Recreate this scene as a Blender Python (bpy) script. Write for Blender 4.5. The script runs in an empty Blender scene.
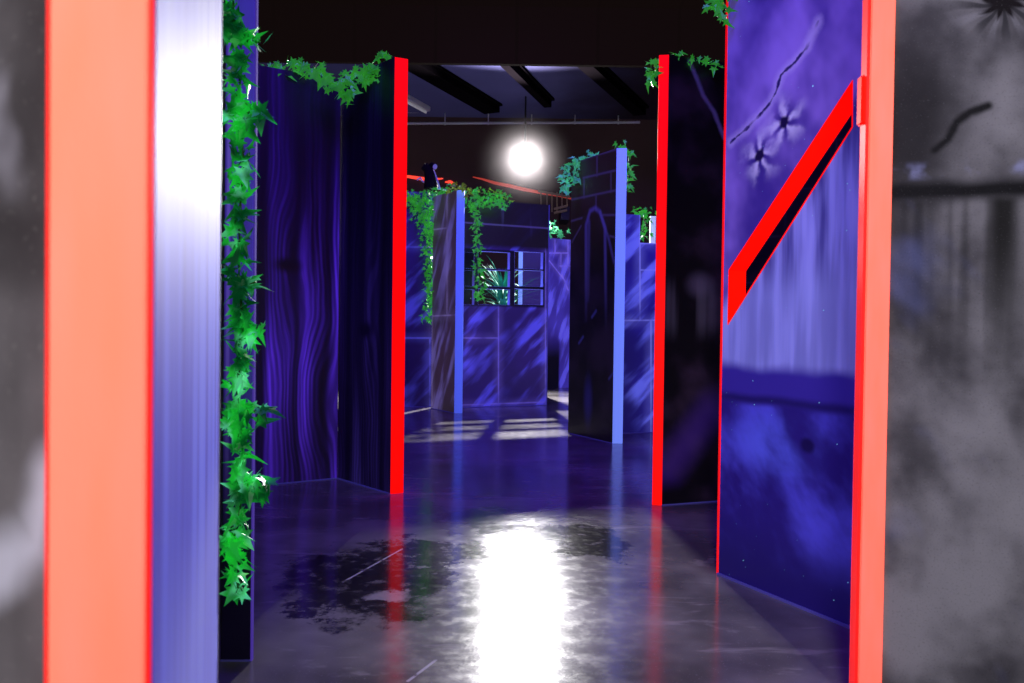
import bpy, bmesh, math, random
from mathutils import Vector, Matrix, Quaternion
from mathutils.geometry import tessellate_polygon

# ------------------------------------------------------------------ camera
SC = bpy.context.scene
COL = SC.collection
FPX, W, H = 800.0, 1024, 683
CAMZ = .932
PITCH = math.atan(13 / FPX)
ROLL = .0128
cam_d = bpy.data.cameras.new('camera')
cam = bpy.data.objects.new('camera', cam_d)
COL.objects.link(cam)
cam_d.sensor_width = 36
cam_d.lens = 36 * FPX / W
cam_d.clip_start = .02
cam_d.clip_end = 80
CR = Matrix.Rotation(math.pi / 2 - PITCH, 4, 'X') @ Matrix.Rotation(ROLL, 4, 'Z')
cam.matrix_world = Matrix.Translation((0, 0, CAMZ)) @ CR
cam_d.dof.use_dof = True
cam_d.dof.focus_distance = 4.5
cam_d.dof.aperture_fstop = 6.3
SC.camera = cam
SC.view_settings.view_transform = 'Standard'
SC.view_settings.look = 'None'
CP = Vector((0, 0, CAMZ))


def ray(px, py):
    return (CR.to_3x3() @ Vector(((px - W / 2) / FPX, -(py - H / 2) / FPX, -1))).normalized()


def fl(px, py):
    r = ray(px, py)
    t = -CP.z / r.z
    p = CP + r * t
    return Vector((p.x, p.y))


def at(px, py, Y):
    r = ray(px, py)
    return CP + r * (Y / r.y)


def at2(px, Y, py=341):
    p = at(px, py, Y)
    return Vector((p.x, p.y))


def hz(px, py, p2):
    """height over the floor that pixel (px,py) has at the distance of floor point p2"""
    return at(px, py, p2[1]).z


# ------------------------------------------------------------------ shader expressions
class S:
    nt = None

    def __init__(s, sock): s.s = sock

    def __add__(a, b): return m('ADD', a, b)
    __radd__ = __add__
    def __sub__(a, b): return m('SUBTRACT', a, b)
    def __rsub__(a, b): return m('SUBTRACT', b, a)
    def __mul__(a, b): return m('MULTIPLY', a, b)
    __rmul__ = __mul__
    def __truediv__(a, b): return m('DIVIDE', a, b)


def put(inp, v):
    if isinstance(v, S): S.nt.links.new(v.s, inp)
    elif isinstance(v, tuple): inp.default_value = (*v, 1) if len(v) == 3 and len(inp.default_value) == 4 else v
    else: inp.default_value = v


def m(op, *a, clamp=False):
    n = S.nt.nodes.new('ShaderNodeMath')
    n.operation = op
    n.use_clamp = clamp
    for i, v in enumerate(a): put(n.inputs[i], v)
    return S(n.outputs[0])


def vec(x, y, z=0.):
    n = S.nt.nodes.new('ShaderNodeCombineXYZ')
    for i, v in enumerate((x, y, z)): put(n.inputs[i], v)
    return S(n.outputs[0])


def noise(x, y, z=0., scale=1., detail=3., rough=.5, dist=0.):
    n = S.nt.nodes.new('ShaderNodeTexNoise')
    put(n.inputs['Vector'], vec(x, y, z))
    n.inputs['Scale'].default_value = scale
    n.inputs['Detail'].default_value = detail
    n.inputs['Roughness'].default_value = rough
    n.inputs['Distortion'].default_value = dist
    return S(n.outputs['Fac'])


def sm(x, a, b):
    n = S.nt.nodes.new('ShaderNodeMapRange')
    n.interpolation_type = 'SMOOTHSTEP'
    put(n.inputs['Value'], x)
    lo, hi, o0, o1 = (a, b, 0., 1.) if a < b else (b, a, 1., 0.)
    n.inputs['From Min'].default_value = lo
    n.inputs['From Max'].default_value = hi
    n.inputs['To Min'].default_value = o0
    n.inputs['To Max'].default_value = o1
    return S(n.outputs[0])


def mixc(f, a, b):
    n = S.nt.nodes.new('ShaderNodeMix')
    n.data_type = 'RGBA'
    put(n.inputs['Factor'], f)
    put(n.inputs[6], a)
    put(n.inputs[7], b)
    return S(n.outputs[2])


def mx(a, b): return m('MAXIMUM', a, b)
def mn(a, b): return m('MINIMUM', a, b)


def segd(u, v, p, q):
    """distance from (u,v) to segment pq"""
    dx, dy = q[0] - p[0], q[1] - p[1]
    L2 = dx * dx + dy * dy + 1e-9
    t = m('ADD', ((u - p[0]) * (dx / L2)) + ((v - p[1]) * (dy / L2)), 0., clamp=True)
    ex = u - p[0] - t * dx
    ey = v - p[1] - t * dy
    return m('SQRT', ex * ex + ey * ey)


def poly_d(u, v, pts):
    d = None
    for p, q in zip(pts[:-1], pts[1:]):
        e = segd(u, v, p, q)
        d = e if d is None else mn(d, e)
    return d


def ptd(u, v, p, sx=1., sy=1.):
    x = (u - p[0]) * (1 / sx)
    y = (v - p[1]) * (1 / sy)
    return m('SQRT', x * x + y * y)


def coords():
    n = S.nt.nodes.new('ShaderNodeTexCoord')
    x = S.nt.nodes.new('ShaderNodeSeparateXYZ')
    S.nt.links.new(n.outputs['Object'], x.inputs[0])
    return S(x.outputs[0]), S(x.outputs[1]), S(x.outputs[2])


def mat(name, fn=None, color=(.5, .5, .5), rough=.5, metal=0., emis=0., ecol=None, spec=.5, coat=0.):
    mt = bpy.data.materials.new(name)
    mt.use_nodes = True
    S.nt = mt.node_tree
    b = mt.node_tree.nodes['Principled BSDF']
    b.inputs['Roughness'].default_value = rough
    b.inputs['Metallic'].default_value = metal
    b.inputs['Specular IOR Level'].default_value = spec
    b.inputs['Coat Weight'].default_value = coat
    b.inputs['Coat Roughness'].default_value = .12
    c = color
    if fn:
        r = fn(*coords())
        if isinstance(r, dict):
            c = r['c']
            if 'r' in r: put(b.inputs['Roughness'], r['r'])
            if 'h' in r:
                bp = mt.node_tree.nodes.new('ShaderNodeBump')
                bp.inputs['Strength'].default_value = r.get('hs', .2)
                bp.inputs['Distance'].default_value = r.get('hd', .01)
                put(bp.inputs['Height'], r['h'])
                mt.node_tree.links.new(bp.outputs[0], b.inputs['Normal'])
        else:
            c = r
    put(b.inputs['Base Color'], c)
    if emis:
        put(b.inputs['Emission Color'], ecol if ecol else c)
        b.inputs['Emission Strength'].default_value = emis
    return mt


# ------------------------------------------------------------------ object helpers
def link(name, bm, mt, parent=None, mw=None, smooth=False):
    me = bpy.data.meshes.new(name)
    bmesh.ops.recalc_face_normals(bm, faces=bm.faces)
    bm.to_mesh(me)
    bm.free()
    if smooth:
        for p in me.polygons: p.use_smooth = True
    o = bpy.data.objects.new(name, me)
    me.materials.append(mt)
    COL.objects.link(o)
    if parent: o.parent = parent
    if mw is not None: o.matrix_local = mw
    return o


def empty(name, label, cat, loc, group=None, rotz=0):
    o = bpy.data.objects.new(name, None)
    COL.objects.link(o)
    o.empty_display_size = .1
    o.location = loc
    o.rotation_euler = (0, 0, rotz)
    o['label'] = label
    o['category'] = cat
    if group: o['group'] = group
    return o


def bm_box(bm, lo, hi, mtx=None, bev=0.):
    r = bmesh.ops.create_cube(bm, size=1)
    vs = r['verts']
    for v in vs:
        v.co = Vector([lo[i] + (v.co[i] + .5) * (hi[i] - lo[i]) for i in range(3)])
    if bev:
        es = list({e for v in vs for e in v.link_edges})
        rr = bmesh.ops.bevel(bm, geom=es, offset=bev, segments=2, affect='EDGES')
        vs = rr['verts']
    if mtx is not None:
        for v in set(vs): v.co = mtx @ v.co
    return vs


def bm_cyl(bm, p, q, r0, r1=None, seg=12):
    p, q = Vector(p), Vector(q)
    r1 = r0 if r1 is None else r1
    d = q - p
    mt = Matrix.Translation((p + q) / 2) @ d.to_track_quat('Z', 'Y').to_matrix().to_4x4()
    bmesh.ops.create_cone(bm, cap_ends=True, segments=seg, radius1=r0, radius2=r1, depth=d.length, matrix=mt)


def bm_tube(bm, pts, r, seg=6):
    rings = []
    n = len(pts)
    for i, p in enumerate(pts):
        d = (pts[min(i + 1, n - 1)] - pts[max(i - 1, 0)]).normalized()
        a = d.orthogonal().normalized() if abs(d.z) < .95 else Vector((1, 0, 0)).cross(d).normalized()
        if rings:
            a = (pa - d * pa.dot(d)).normalized()
        pa = a
        b = d.cross(a)
        rr = r(i / (n - 1)) if callable(r) else r
        rings.append([bm.verts.new(p + (a * math.cos(t) + b * math.sin(t)) * rr)
                      for t in [2 * math.pi * k / seg for k in range(seg)]])
    for A, B in zip(rings[:-1], rings[1:]):
        for k in range(seg):
            bm.faces.new((A[k], A[(k + 1) % seg], B[(k + 1) % seg], B[k]))
    bm.faces.new(rings[0])
    bm.faces.new(list(reversed(rings[-1])))


def slab(outer, holes, t, y0=0.):
    """slab in the local xz plane with holes, thickness along +y"""
    bm = bmesh.new()
    loops = [outer] + holes
    flat = [p for l in loops for p in l]
    tris = tessellate_polygon([[Vector((p[0], p[1], 0)) for p in l] for l in loops])
    F = [bm.verts.new((p[0], y0, p[1])) for p in flat]
    B = [bm.verts.new((p[0], y0 + t, p[1])) for p in flat]
    for a, b, c in tris:
        bm.faces.new((F[a], F[b], F[c]))
        bm.faces.new((B[a], B[c], B[b]))
    k = 0
    for l in loops:
        n = len(l)
        for i in range(n):
            a, b = k + i, k + (i + 1) % n
            bm.faces.new((F[a], F[b], B[b], B[a]))
        k += n
    return bm


class Frame:
    """plan frame of a partition: origin A, x towards B, y away from the viewer"""
    def __init__(s, A, B):
        s.A, s.B = Vector(A[:2]), Vector(B[:2])
        d = s.B - s.A
        s.L = d.length
        s.ang = math.atan2(d.y, d.x)
        s.M = Matrix.Translation((s.A.x, s.A.y, 0)) @ Matrix.Rotation(s.ang, 4, 'Z')
        s.Mi = s.M.inverted()
        s.n = Vector((-d.y, d.x, 0)).normalized()

    def uv(s, px, py):
        r = ray(px, py)
        t = (Vector((s.A.x, s.A.y, 0)) - CP).dot(s.n) / r.dot(s.n)
        p = s.Mi @ (CP + r * t)
        return (p.x, p.z)


def rect(a, b, c, d): return [(a, b), (c, b), (c, d), (a, d)]


# ------------------------------------------------------------------ materials
def stone_fn(lines, ca, cb, cl, dark=(.004, .003, .02), seed=0., ang=.75, lw=.012, amt=1., vdark=None):
    def f(u, y, v):
        c, s = math.cos(ang), math.sin(ang)
        a = u * c + v * s
        b = v * c - u * s
        st = noise(a * .9, b * 4.6, seed, 1.6, 3., .5)
        big = noise(u, v, seed + 5, 1.7, 2.)
        k = sm(st, .46, .64) * sm(big, .32, .58) * amt
        base = mixc(sm(big, .3, .7), dark, ca)
        col = mixc(k, base, cb)
        if lines:
            d = None
            for p, q in lines:
                e = segd(u, v, p, q)
                d = e if d is None else mn(d, e)
            wob = noise(u, v, seed + 9, 5., 2.)
            col = mixc(sm(d, .1, .0) * .35 * wob, col, cl)
            col = mixc(sm(d, lw, lw * .2) * sm(wob, .2, .6) * .7, col, cl)
        if vdark:
            col = mixc(sm(v, vdark[0], vdark[1]) * .85, col, (.006, .005, .012))
        return col
    return f


def wood_fn(seams, knots=(), seed=0., lo=(.002, .001, .006), hi=(.13, .07, .6), vmax=1.9):
    def f(u, y, v):
        warp = noise(u * 2.2, v * .9, seed, 1.6, 2.)
        x = u + (warp - .5) * .1
        for kp in knots:
            d = ptd(u, v, kp, 1., 2.6)
            x = x + sm(d, .22, .0) * .09
        fine = noise(x * 34., v * .9, seed + 2, 1., 3., .55)
        rings = m('SINE', x * 210. + noise(u, v, seed, 3., 2.) * 5.) * .5 + .5
        g = sm(fine * .82 + rings * .18, .34, .76)
        big = noise(u * 4.5, v * .5, seed + 7, 1., 2.)
        g = g * (sm(big, .33, .6) * .8 + .12)
        pool = sm(noise(u * 7., v * .6, seed + 11, 1., 1.), .38, .7)
        g = (pool * .55 + .06) * (g * 1.1 + .45) + g * .12
        for kp in knots[:1]:
            g = g * sm(ptd(u + (warp - .5) * .1, v, kp, 1.6, 1.), .015, .07)
        d = None
        for s_ in seams:
            e = m('ABSOLUTE', x * .4 + u * .6 - s_)
            d = e if d is None else mn(d, e)
        g = g * (sm(d, .004, .06) * .92 + .08)
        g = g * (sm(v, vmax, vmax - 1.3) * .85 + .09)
        return mixc(g, lo, hi)
    return f


RED = mat('red fluorescent paint', color=(.6, .01, .0), rough=.55, emis=1.0, ecol=(1, .001, .0), spec=.2)
RED_DULL = mat('red fluorescent paint in shade', color=(.8, .03, .02), rough=.5, emis=.7, ecol=(1, .0, .0))
RED_NEAR = mat('red fluorescent paint, close grain', lambda u, y, v: {  # salmon base: overexposure by the white light painted into the red
    'c': mixc(noise(u * 10, v * 2, y * 10, 2., 2.), (.9, .33, .17), (.9, .45, .36)),
    'h': noise(u * 60, v * 12, y * 60, 8., 2.), 'hs': .15, 'hd': .002}, rough=.8, spec=.05, emis=1.0, ecol=(1, .01, .004))
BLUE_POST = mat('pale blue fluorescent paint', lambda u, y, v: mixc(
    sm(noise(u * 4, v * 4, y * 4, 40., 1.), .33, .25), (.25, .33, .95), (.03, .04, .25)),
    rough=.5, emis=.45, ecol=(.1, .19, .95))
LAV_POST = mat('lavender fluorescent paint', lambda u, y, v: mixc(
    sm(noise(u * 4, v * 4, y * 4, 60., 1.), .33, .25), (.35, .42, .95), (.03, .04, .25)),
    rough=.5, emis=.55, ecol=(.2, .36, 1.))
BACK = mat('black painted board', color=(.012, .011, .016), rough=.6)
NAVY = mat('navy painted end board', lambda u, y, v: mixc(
    sm(v, .25, 1.25), (.002, .001, .008), mixc(sm(m('ABSOLUTE', u - .012), .008, .002) * .6, (.06, .03, .4), (.22, .14, .9))),  # lit blue above, black near the floor: light painted into the colour
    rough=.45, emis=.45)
VIOLET_EDGE = mat('violet lit edge', color=(.02, .01, .1), rough=.8, emis=.5, ecol=(.1, .05, .5), spec=.05)  # lit board edge painted as a faintly glowing violet strip
SEAL = mat('pale sealant bead', color=(.1, .09, .4), rough=.5, emis=.08)
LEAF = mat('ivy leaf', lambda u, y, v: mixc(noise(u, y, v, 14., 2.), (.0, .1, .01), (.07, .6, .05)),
           rough=.32, emis=.42)  # ivy leaf materials emit green, standing in for light on them
LEAF_NEAR = mat('ivy leaf painted highlights', lambda u, y, v: mixc(sm(noise(u, y, v, 11., 2.), .36, .64), (.0, .07, .015), mixc(sm(noise(u, y, v + 7, 16., 1.), .5, .68), (.015, .62, .05), (.15, .85, .4))),
                rough=.42, emis=.36)  # cyan-green highlights painted into the leaf colour, with some glow
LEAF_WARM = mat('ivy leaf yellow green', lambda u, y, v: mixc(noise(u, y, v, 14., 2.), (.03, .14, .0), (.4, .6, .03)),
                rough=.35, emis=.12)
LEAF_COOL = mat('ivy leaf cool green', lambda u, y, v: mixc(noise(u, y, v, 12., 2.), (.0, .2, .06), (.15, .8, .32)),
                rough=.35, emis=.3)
STEM = mat('ivy stem', color=(.03, .12, .02), rough=.6)
DARKMETAL = mat('dark metal', color=(.02, .02, .022), rough=.4, metal=.6)
PALE = mat('pale painted metal', color=(.6, .58, .62), rough=.4)


# ------------------------------------------------------------------ room shell
def floor_fn(x, z, y0):
    # object coords of the floor: x across, z = depth here
    big = noise(x, z, 0, 1.1, 4., .6)
    fine = noise(x, z, 3, 14., 4., .65)
    grit = noise(x, z, 6, 120., 2., .6)
    scuff = noise(x * 1.2, z * 3.5, 8, 2.2, 4., .7, .6)
    col = mixc(sm(big, .35, .65), (.075, .068, .07), (.2, .185, .19))
    col = mixc(sm(scuff, .55, .72) * .5, col, (.34, .31, .32))
    col = mixc(sm(grit, .62, .72) * .35, col, (.26, .25, .27))
    # worn dark stain patches, at their place on the slab
    wet = None
    wobx = (noise(x, z, 12, 5., 5., .7) - .5) * .42
    wobz = (noise(x, z, 15, 5., 5., .7) - .5) * .9
    for (px, py, sx, sy) in ((385, 592, .2, .33), (340, 570, .24, .3), (425, 575, .12, .2), (590, 541, .16, .28),
                             (420, 552, .3, .2), (545, 533, .3, .14), (318, 602, .12, .12)):
        p = fl(px, py)
        d = ptd(x + wobx, z + wobz, p, sx, sy)
        e = sm(d, 1.15, .75)
        wet = e if wet is None else mx(wet, e)
    hole = sm(ptd(x + wobx * .3, z + wobz * .3, fl(388, 596), .085, .05), 1.2, .7)
    wet = wet * (1 - hole) * sm(fine, .3, .5)
    col = mixc(wet * .93, col, (.006, .005, .008))
    col = mixc(hole * .7, col, (.3, .28, .3))
    sc = None
    for a, b in (((343, 582), (402, 549)), ((408, 681), (436, 660))):
        e = segd(x, z, fl(*a), fl(*b))
        sc = e if sc is None else mn(sc, e)
    col = mixc(sm(sc, .007, .002) * sm(fine, .35, .5), col, (.45, .43, .45))
    r = .125 + sm(big, .3, .7) * .04 + sm(fine, .4, .7) * .05 - wet * .04
    return {'c': col, 'r': r, 'h': big * .05 + fine * .05 + grit * .16, 'hs': .25, 'hd': .003}


def quad_obj(name, pts, mt):
    bm = bmesh.new()
    bm.faces.new([bm.verts.new(p) for p in pts])
    o = link(name, bm, mt)
    o['kind'] = 'structure'
    return o


def boxo(name, lo, hi, mt, parent=None):
    bm = bmesh.new()
    bm_box(bm, lo, hi)
    o = link(name, bm, mt, parent)
    if not parent: o['kind'] = 'structure'
    return o


FLOOR = mat('polished concrete', floor_fn, coat=.0, spec=.45)
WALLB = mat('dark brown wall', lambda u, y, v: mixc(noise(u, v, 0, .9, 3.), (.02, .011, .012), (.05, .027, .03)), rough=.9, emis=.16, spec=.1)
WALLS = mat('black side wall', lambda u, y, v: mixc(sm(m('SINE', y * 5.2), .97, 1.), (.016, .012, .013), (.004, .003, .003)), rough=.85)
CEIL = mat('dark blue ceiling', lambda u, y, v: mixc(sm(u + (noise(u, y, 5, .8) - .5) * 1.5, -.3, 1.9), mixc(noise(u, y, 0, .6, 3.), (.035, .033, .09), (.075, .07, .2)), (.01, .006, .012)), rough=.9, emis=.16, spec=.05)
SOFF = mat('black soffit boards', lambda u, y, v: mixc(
    sm(m('SINE', u * 7.6 + 1.5), .985, 1.), (.006, .004, .0008), (.001, .001, .0003)), rough=.95, emis=.55, ecol=(.009, .005, .0045), spec=.02)  # faint brown glow stands in for light on the boards

RX0, RX1, RY0, RY1, RZ = -6.5, 6.5, -3., 14., 4.6
boxo('floor', (RX0, RY0, -.1), (RX1, RY1, 0), FLOOR)
boxo('wall_back', (RX0, RY1, 0), (RX1, RY1 + .15, RZ), WALLB)
boxo('wall_left', (RX0 - .15, RY0, 0), (RX0, RY1, RZ + 1), WALLS)
boxo('wall_right', (RX1, RY0, 0), (RX1 + .15, RY1, RZ + 1), WALLS)
boxo('wall_front', (RX0, RY0 - .15, 0), (RX1, RY0, RZ + 1), WALLS)
boxo('ceiling', (RX0, RY0, RZ), (RX1, RY1 + .15, RZ + .12), CEIL)
# dropped black soffit in front of the raised back bay
SY = 9.9
SZ = at(512, 62, SY).z
boxo('trim_1', (RX0, RY0, SZ), (RX1, SY, RZ), SOFF)
# violet light painted on boxed duct under the soffit on the right, above the partitions
DUCT = mat('violet lit duct', color=(.07, .03, .2), rough=.7, emis=.22)


def on_plane(px, py, z):
    r = ray(px, py)
    return CP + r * ((z - CP.z) / r.z)


# back of the soffit drop as a vertical board face that the camera sees: boards hung below the soffit
face_bm = bmesh.new()
DY = 8.2
zb = at(512, 64, DY).z
zb2 = at(512, -60, DY).z
bm_box(face_bm, (RX0, DY, zb), (RX1, DY + .06, SZ))
o = link('trim_2', face_bm, SOFF)
o['kind'] = 'structure'

# ceiling beams in the raised bay (seen as dark diagonals)
BEAM = mat('black ceiling beam', color=(.004, .003, .004), rough=1., spec=.0)
for i, (a, b, w) in enumerate((((425, 66), (492, 106), .28), ((512, 64), (548, 100), .12), ((592, 64), (640, 108), .2))):
    A = on_plane(*a, RZ - .02)
    B = on_plane(*b, RZ - .02)
    d = (B - A)
    A = A - d * .25
    d = B - A
    M = Matrix.Translation(A) @ Matrix.Rotation(math.atan2(d.y, d.x), 4, 'Z')
    bm = bmesh.new()
    L = d.length
    bm_box(bm, (0, -w / 2, -.12), (L, w / 2, 0))
    bm_box(bm, (0, -w / 2 - .05, -.02), (L, w / 2 + .05, .015))
    o = link('ceiling_beam', bm, BEAM, mw=M)
    o.name = 'ceiling_beam'
    o['label'] = ['broad black ceiling beam left of the floodlight, near the tube light',
                  'slim black ceiling beam directly above the floodlight',
                  'black ceiling beam above the grey brick partition, rightmost of the beams'][i]
    o['category'] = 'beam'
    o['group'] = 'beams under the raised ceiling'

# fluorescent fitting at left
t = empty('ceiling_light', 'unlit white tube light fitting on the ceiling, left by the red post top', 'ceiling light',
          on_plane(404, 101, RZ - .04))
a, b = on_plane(398, 94, RZ - .05), on_plane(427, 110, RZ - .05)
d = b - a
M = Matrix.Translation(a - Vector(t.location)) @ Matrix.Rotation(math.atan2(d.y, d.x), 4, 'Z')
bm = bmesh.new(); bm_box(bm, (0, -.07, -.03), (d.length, .07, .05), bev=.01)
link('housing', bm, PALE, t, M)
bm = bmesh.new(); bm_cyl(bm, (.04, 0, -.05), (d.length - .04, 0, -.05), .02)
link('tube', bm, mat('tube glass', color=(.7, .7, .72), rough=.3, emis=.15), t, M)

# cable tray along the back wall top
t = empty('cable_rail', 'thin pale metal rail running along the top of the back wall', 'rail', (0, RY1 - .25, 0))
z1 = at(420, 123, RY1 - .25).z
z2 = at(600, 116, RY1 - .25).z
X1 = at(380, 123, RY1 - .25).x
X2 = at(640, 116, RY1 - .25).x
bm = bmesh.new(); bm_cyl(bm, (X1, 0, z1 - .02), (X2, 0, z1 + .06), .022)
link('bar', bm, PALE, t)
bm = bmesh.new(); bm_cyl(bm, (X1, 0, z1 + .17), (X2, 0, z1 + .24), .009)
link('bar', bm, PALE, t)
for k in range(6):
    x = X1 + (k + .5) * (X2 - X1) / 6
    zz = z1 + .08 * (k + .5) / 6
    bm = bmesh.new(); bm_cyl(bm, (x, 0, zz - .05), (x, 0, RZ), .01)
    link('hanger', bm, PALE, t)


# ------------------------------------------------------------------ partitions
def wall_panel(root, fr, Ht, t, mt, holes=(), x0=0., x1=None, name='panel', outer=None):
    """panel in the partition's own frame"""
    x1 = fr.L if x1 is None else x1
    outer = outer or rect(x0, 0, x1, Ht)
    o = link(name, slab(outer, list(holes), t), mt, root,
             Matrix.Translation(-Vector(root.location)) @ fr.M)
    return o


def post(root, PL, PR, Ht, t, mt, name='edge_post', bev=.002, z0=0.):
    fr = Frame(PL, PR)
    bm = bmesh.new()
    bm_box(bm, (0, 0, z0), (fr.L, t, Ht), bev=bev)
    return link(name, bm, mt, root, Matrix.Translation(-Vector(root.location)) @ fr.M)


def seal(root, fr, x0=0., x1=None, r=.006):
    x1 = fr.L if x1 is None else x1
    bm = bmesh.new()
    bm_box(bm, (x0, -r, .0), (x1, .004, r))
    return link('base_bead', bm, SEAL, root, Matrix.Translation(-Vector(root.location)) @ fr.M)


def part_root(label, A, group=None, name='maze_partition'):
    return empty(name, label, 'partition', (A[0], A[1], 0), group)


PH = 2.44

# --- A: close left partition (red end, pale violet side, grey mural outer side)
A0, A1 = at2(45, .51), at2(150.5, .51)
rA = part_root('blurred partition closest on the left, wide salmon red end board with pale violet side', A0)
A0b, A1b = at2(48.5, .51), at2(146, .51)
post(rA, A0b, A1b, PH, .005, RED_NEAR, bev=.0012)
post(rA, A0, A0b, PH, .004, RED_DULL, name='edge_strip', bev=.0005)
pS = A1 + Vector((.0, .0055))
post(rA, A1b, A1, PH, .004, RED_DULL, name='edge_strip', bev=.0005)
A2 = at2(219.5, 1.6)
frA = Frame(pS + Vector((0, .0)), A2)


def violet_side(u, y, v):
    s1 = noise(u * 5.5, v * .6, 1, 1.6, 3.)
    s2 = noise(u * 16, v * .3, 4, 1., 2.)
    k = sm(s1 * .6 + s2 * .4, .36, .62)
    top = sm(v + (s1 - .5) * .5, .95, 1.45)  # whitish upper part: light shining on the panel painted into the mural
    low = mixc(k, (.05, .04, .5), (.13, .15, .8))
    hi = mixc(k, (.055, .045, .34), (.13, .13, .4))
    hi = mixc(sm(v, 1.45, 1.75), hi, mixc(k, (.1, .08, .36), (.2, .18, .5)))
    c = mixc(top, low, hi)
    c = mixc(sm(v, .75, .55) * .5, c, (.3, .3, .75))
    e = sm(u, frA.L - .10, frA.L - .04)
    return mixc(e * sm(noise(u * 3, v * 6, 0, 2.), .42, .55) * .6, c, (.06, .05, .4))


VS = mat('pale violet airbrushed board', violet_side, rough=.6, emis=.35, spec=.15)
# rear side faces the lane: frame from far to near so that +y is away from the lane
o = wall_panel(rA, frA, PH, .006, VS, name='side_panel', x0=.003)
bm = bmesh.new(); bm_box(bm, (frA.L, -.002, 0), (frA.L + .008, .02, PH))
link('corner_trim', bm, PALE, rA, Matrix.Translation(-Vector(rA.location)) @ frA.M)
frG = Frame(at2(-260, .8), A0 + Vector((-.002, .02)))


def grey_near(u, y, v):
    n = noise(u, v, 2, 3.2, 4., .6)
    g = mixc(sm(n, .3, .7), (.07, .065, .075), (.22, .21, .24))
    g = mixc(sm(noise(u, v, 7, 5., 3.), .55, .7) * sm(m('ABSOLUTE', v - 1.12), .16, .03), g, (.55, .55, .7))
    g = mixc(sm(m('ABSOLUTE', v - .985), .05, .01) * .6, g, (.03, .025, .03))
    d = ptd(u, v, frG.uv(14, 385 + 160), .035, .05)
    p1, p2, p3 = frG.uv(46, 478), frG.uv(36, 545), frG.uv(-40, 590)
    w = poly_d(u, v, [p1, p2, p3])
    w = w + (noise(u, v, 3, 14., 2.) - .5) * .03
    g = mixc(sm(w, .035, .0), g, (.75, .77, .98))
    g = mixc(sm(noise(u * 3, v * .4, 11, 4., 2.), .5, .7) * sm(v, .98, .9) * .4, g, (.02, .02, .02))
    grit = noise(u, v, 20, 160., 2.)
    return mixc(sm(grit, .6, .8) * .2, g, (.5, .5, .5))


wall_panel(rA, frG, PH, .02, mat('grey airbrushed stone, near', grey_near, rough=.6, spec=.15), name='mural_panel')

# --- B: navy end of the partition behind it (ivy hangs on it)
B0, B1 = fl(221, 661), fl(250, 661)
rB = part_root('navy blue partition end with violet edge, behind the long ivy strand', B0)
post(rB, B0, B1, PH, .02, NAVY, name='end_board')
frB = Frame(B0 + Vector((0, .02)), B1 + Vector((0, .02)))
bm = bmesh.new(); bm_box(bm, (frB.L + .0005, -.021, 0), (frB.L + .0045, -.005, PH))
link('edge_strip', bm, VIOLET_EDGE, rB, Matrix.Translation(-Vector(rB.location)) @ frB.M)
dirB = Vector((B0.x - .03, B0.y)).normalized()
q = B0 + Vector((0, .021))
bm = slab([(0, 0), (1.1, 0), (1.1, PH), (0, PH)], [], .06)
frB3 = Frame(q + Vector((.055, 0)), q + Vector((.055, 0)) + dirB * 1.1)
link('panel', bm, BACK, rB, Matrix.Translation(-Vector(rB.location)) @ frB3.M @ Matrix.Translation((0, 0, 0)))
seal(rB, Frame(B0, B1), r=.004)

# --- C: wood grain partitions
C0, C1, C2 = fl(228, 489), fl(337, 478.5), fl(390, 494)
CH = hz(400, 57, C2)
rC = part_root('dark purple wood-grain partition behind the long ivy strand, set back at left', C0)
frC = Frame(C0, C1)
seamsC = [frC.uv(x, 300)[0] for x in (262, 298, 328)]
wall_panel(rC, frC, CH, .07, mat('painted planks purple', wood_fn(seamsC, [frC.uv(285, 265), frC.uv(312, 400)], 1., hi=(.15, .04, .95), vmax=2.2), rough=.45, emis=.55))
seal(rC, frC)
rC2 = part_root('black wood-grain partition ending in the left bright red post', C1)
frC2 = Frame(C1 + Vector((.004, .0)), C2)
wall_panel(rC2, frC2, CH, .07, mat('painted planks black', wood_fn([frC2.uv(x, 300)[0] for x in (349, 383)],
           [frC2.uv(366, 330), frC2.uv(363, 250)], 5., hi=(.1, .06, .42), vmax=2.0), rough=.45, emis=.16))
seal(rC2, frC2)
CR_ = fl(403.5, 493)
post(rC2, C2 + Vector((.001, -.001)), CR_, CH, .05, RED)

# --- D: black partition with the right red post
D0, D0b, D1 = fl(652, 505), fl(662, 505.5), fl(740, 500)
DH = hz(660, 55, D0)
rD = part_root('near-black partition ending in the right bright red post', D0)
frD = Frame(D0b, D1)


def blackmural(u, y, v):
    n = noise(u, v, 3, 2.6, 4.)
    c = mixc(sm(n, .45, .75), (.006, .004, .008), (.05, .028, .06))
    d = poly_d(u, v, [frD.uv(690, 62), frD.uv(703, 95), frD.uv(714, 112), frD.uv(724, 138)])
    d = d + (noise(u, v, 1, 18., 2.) - .5) * .012
    c = mixc(sm(d, .022, .0), c, (.16, .13, .3))
    c = mixc(sm(ptd(u, v, frD.uv(700, 285), .12, .1), 1., .1) * .5, c, (.16, .13, .22))
    st = noise(u * 11, v * .5, 9, 1., 2.)
    c = mixc(sm(st, .5, .7) * sm(m('ABSOLUTE', v - 1.05), .2, .04) * .35, c, (.2, .18, .25))
    a = segd(u + (n - .5) * .2, v + (n - .5) * .2, frD.uv(668, 470), frD.uv(715, 405))
    c = mixc(sm(a, .16, .0) * .4, c, (.1, .03, .42))
    return c


wall_panel(rD, frD, DH, .07, mat('black airbrushed board', blackmural, rough=.35, emis=.08))
seal(rD, frD)
post(rD, D0, D0b, DH, .06, RED)

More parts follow.
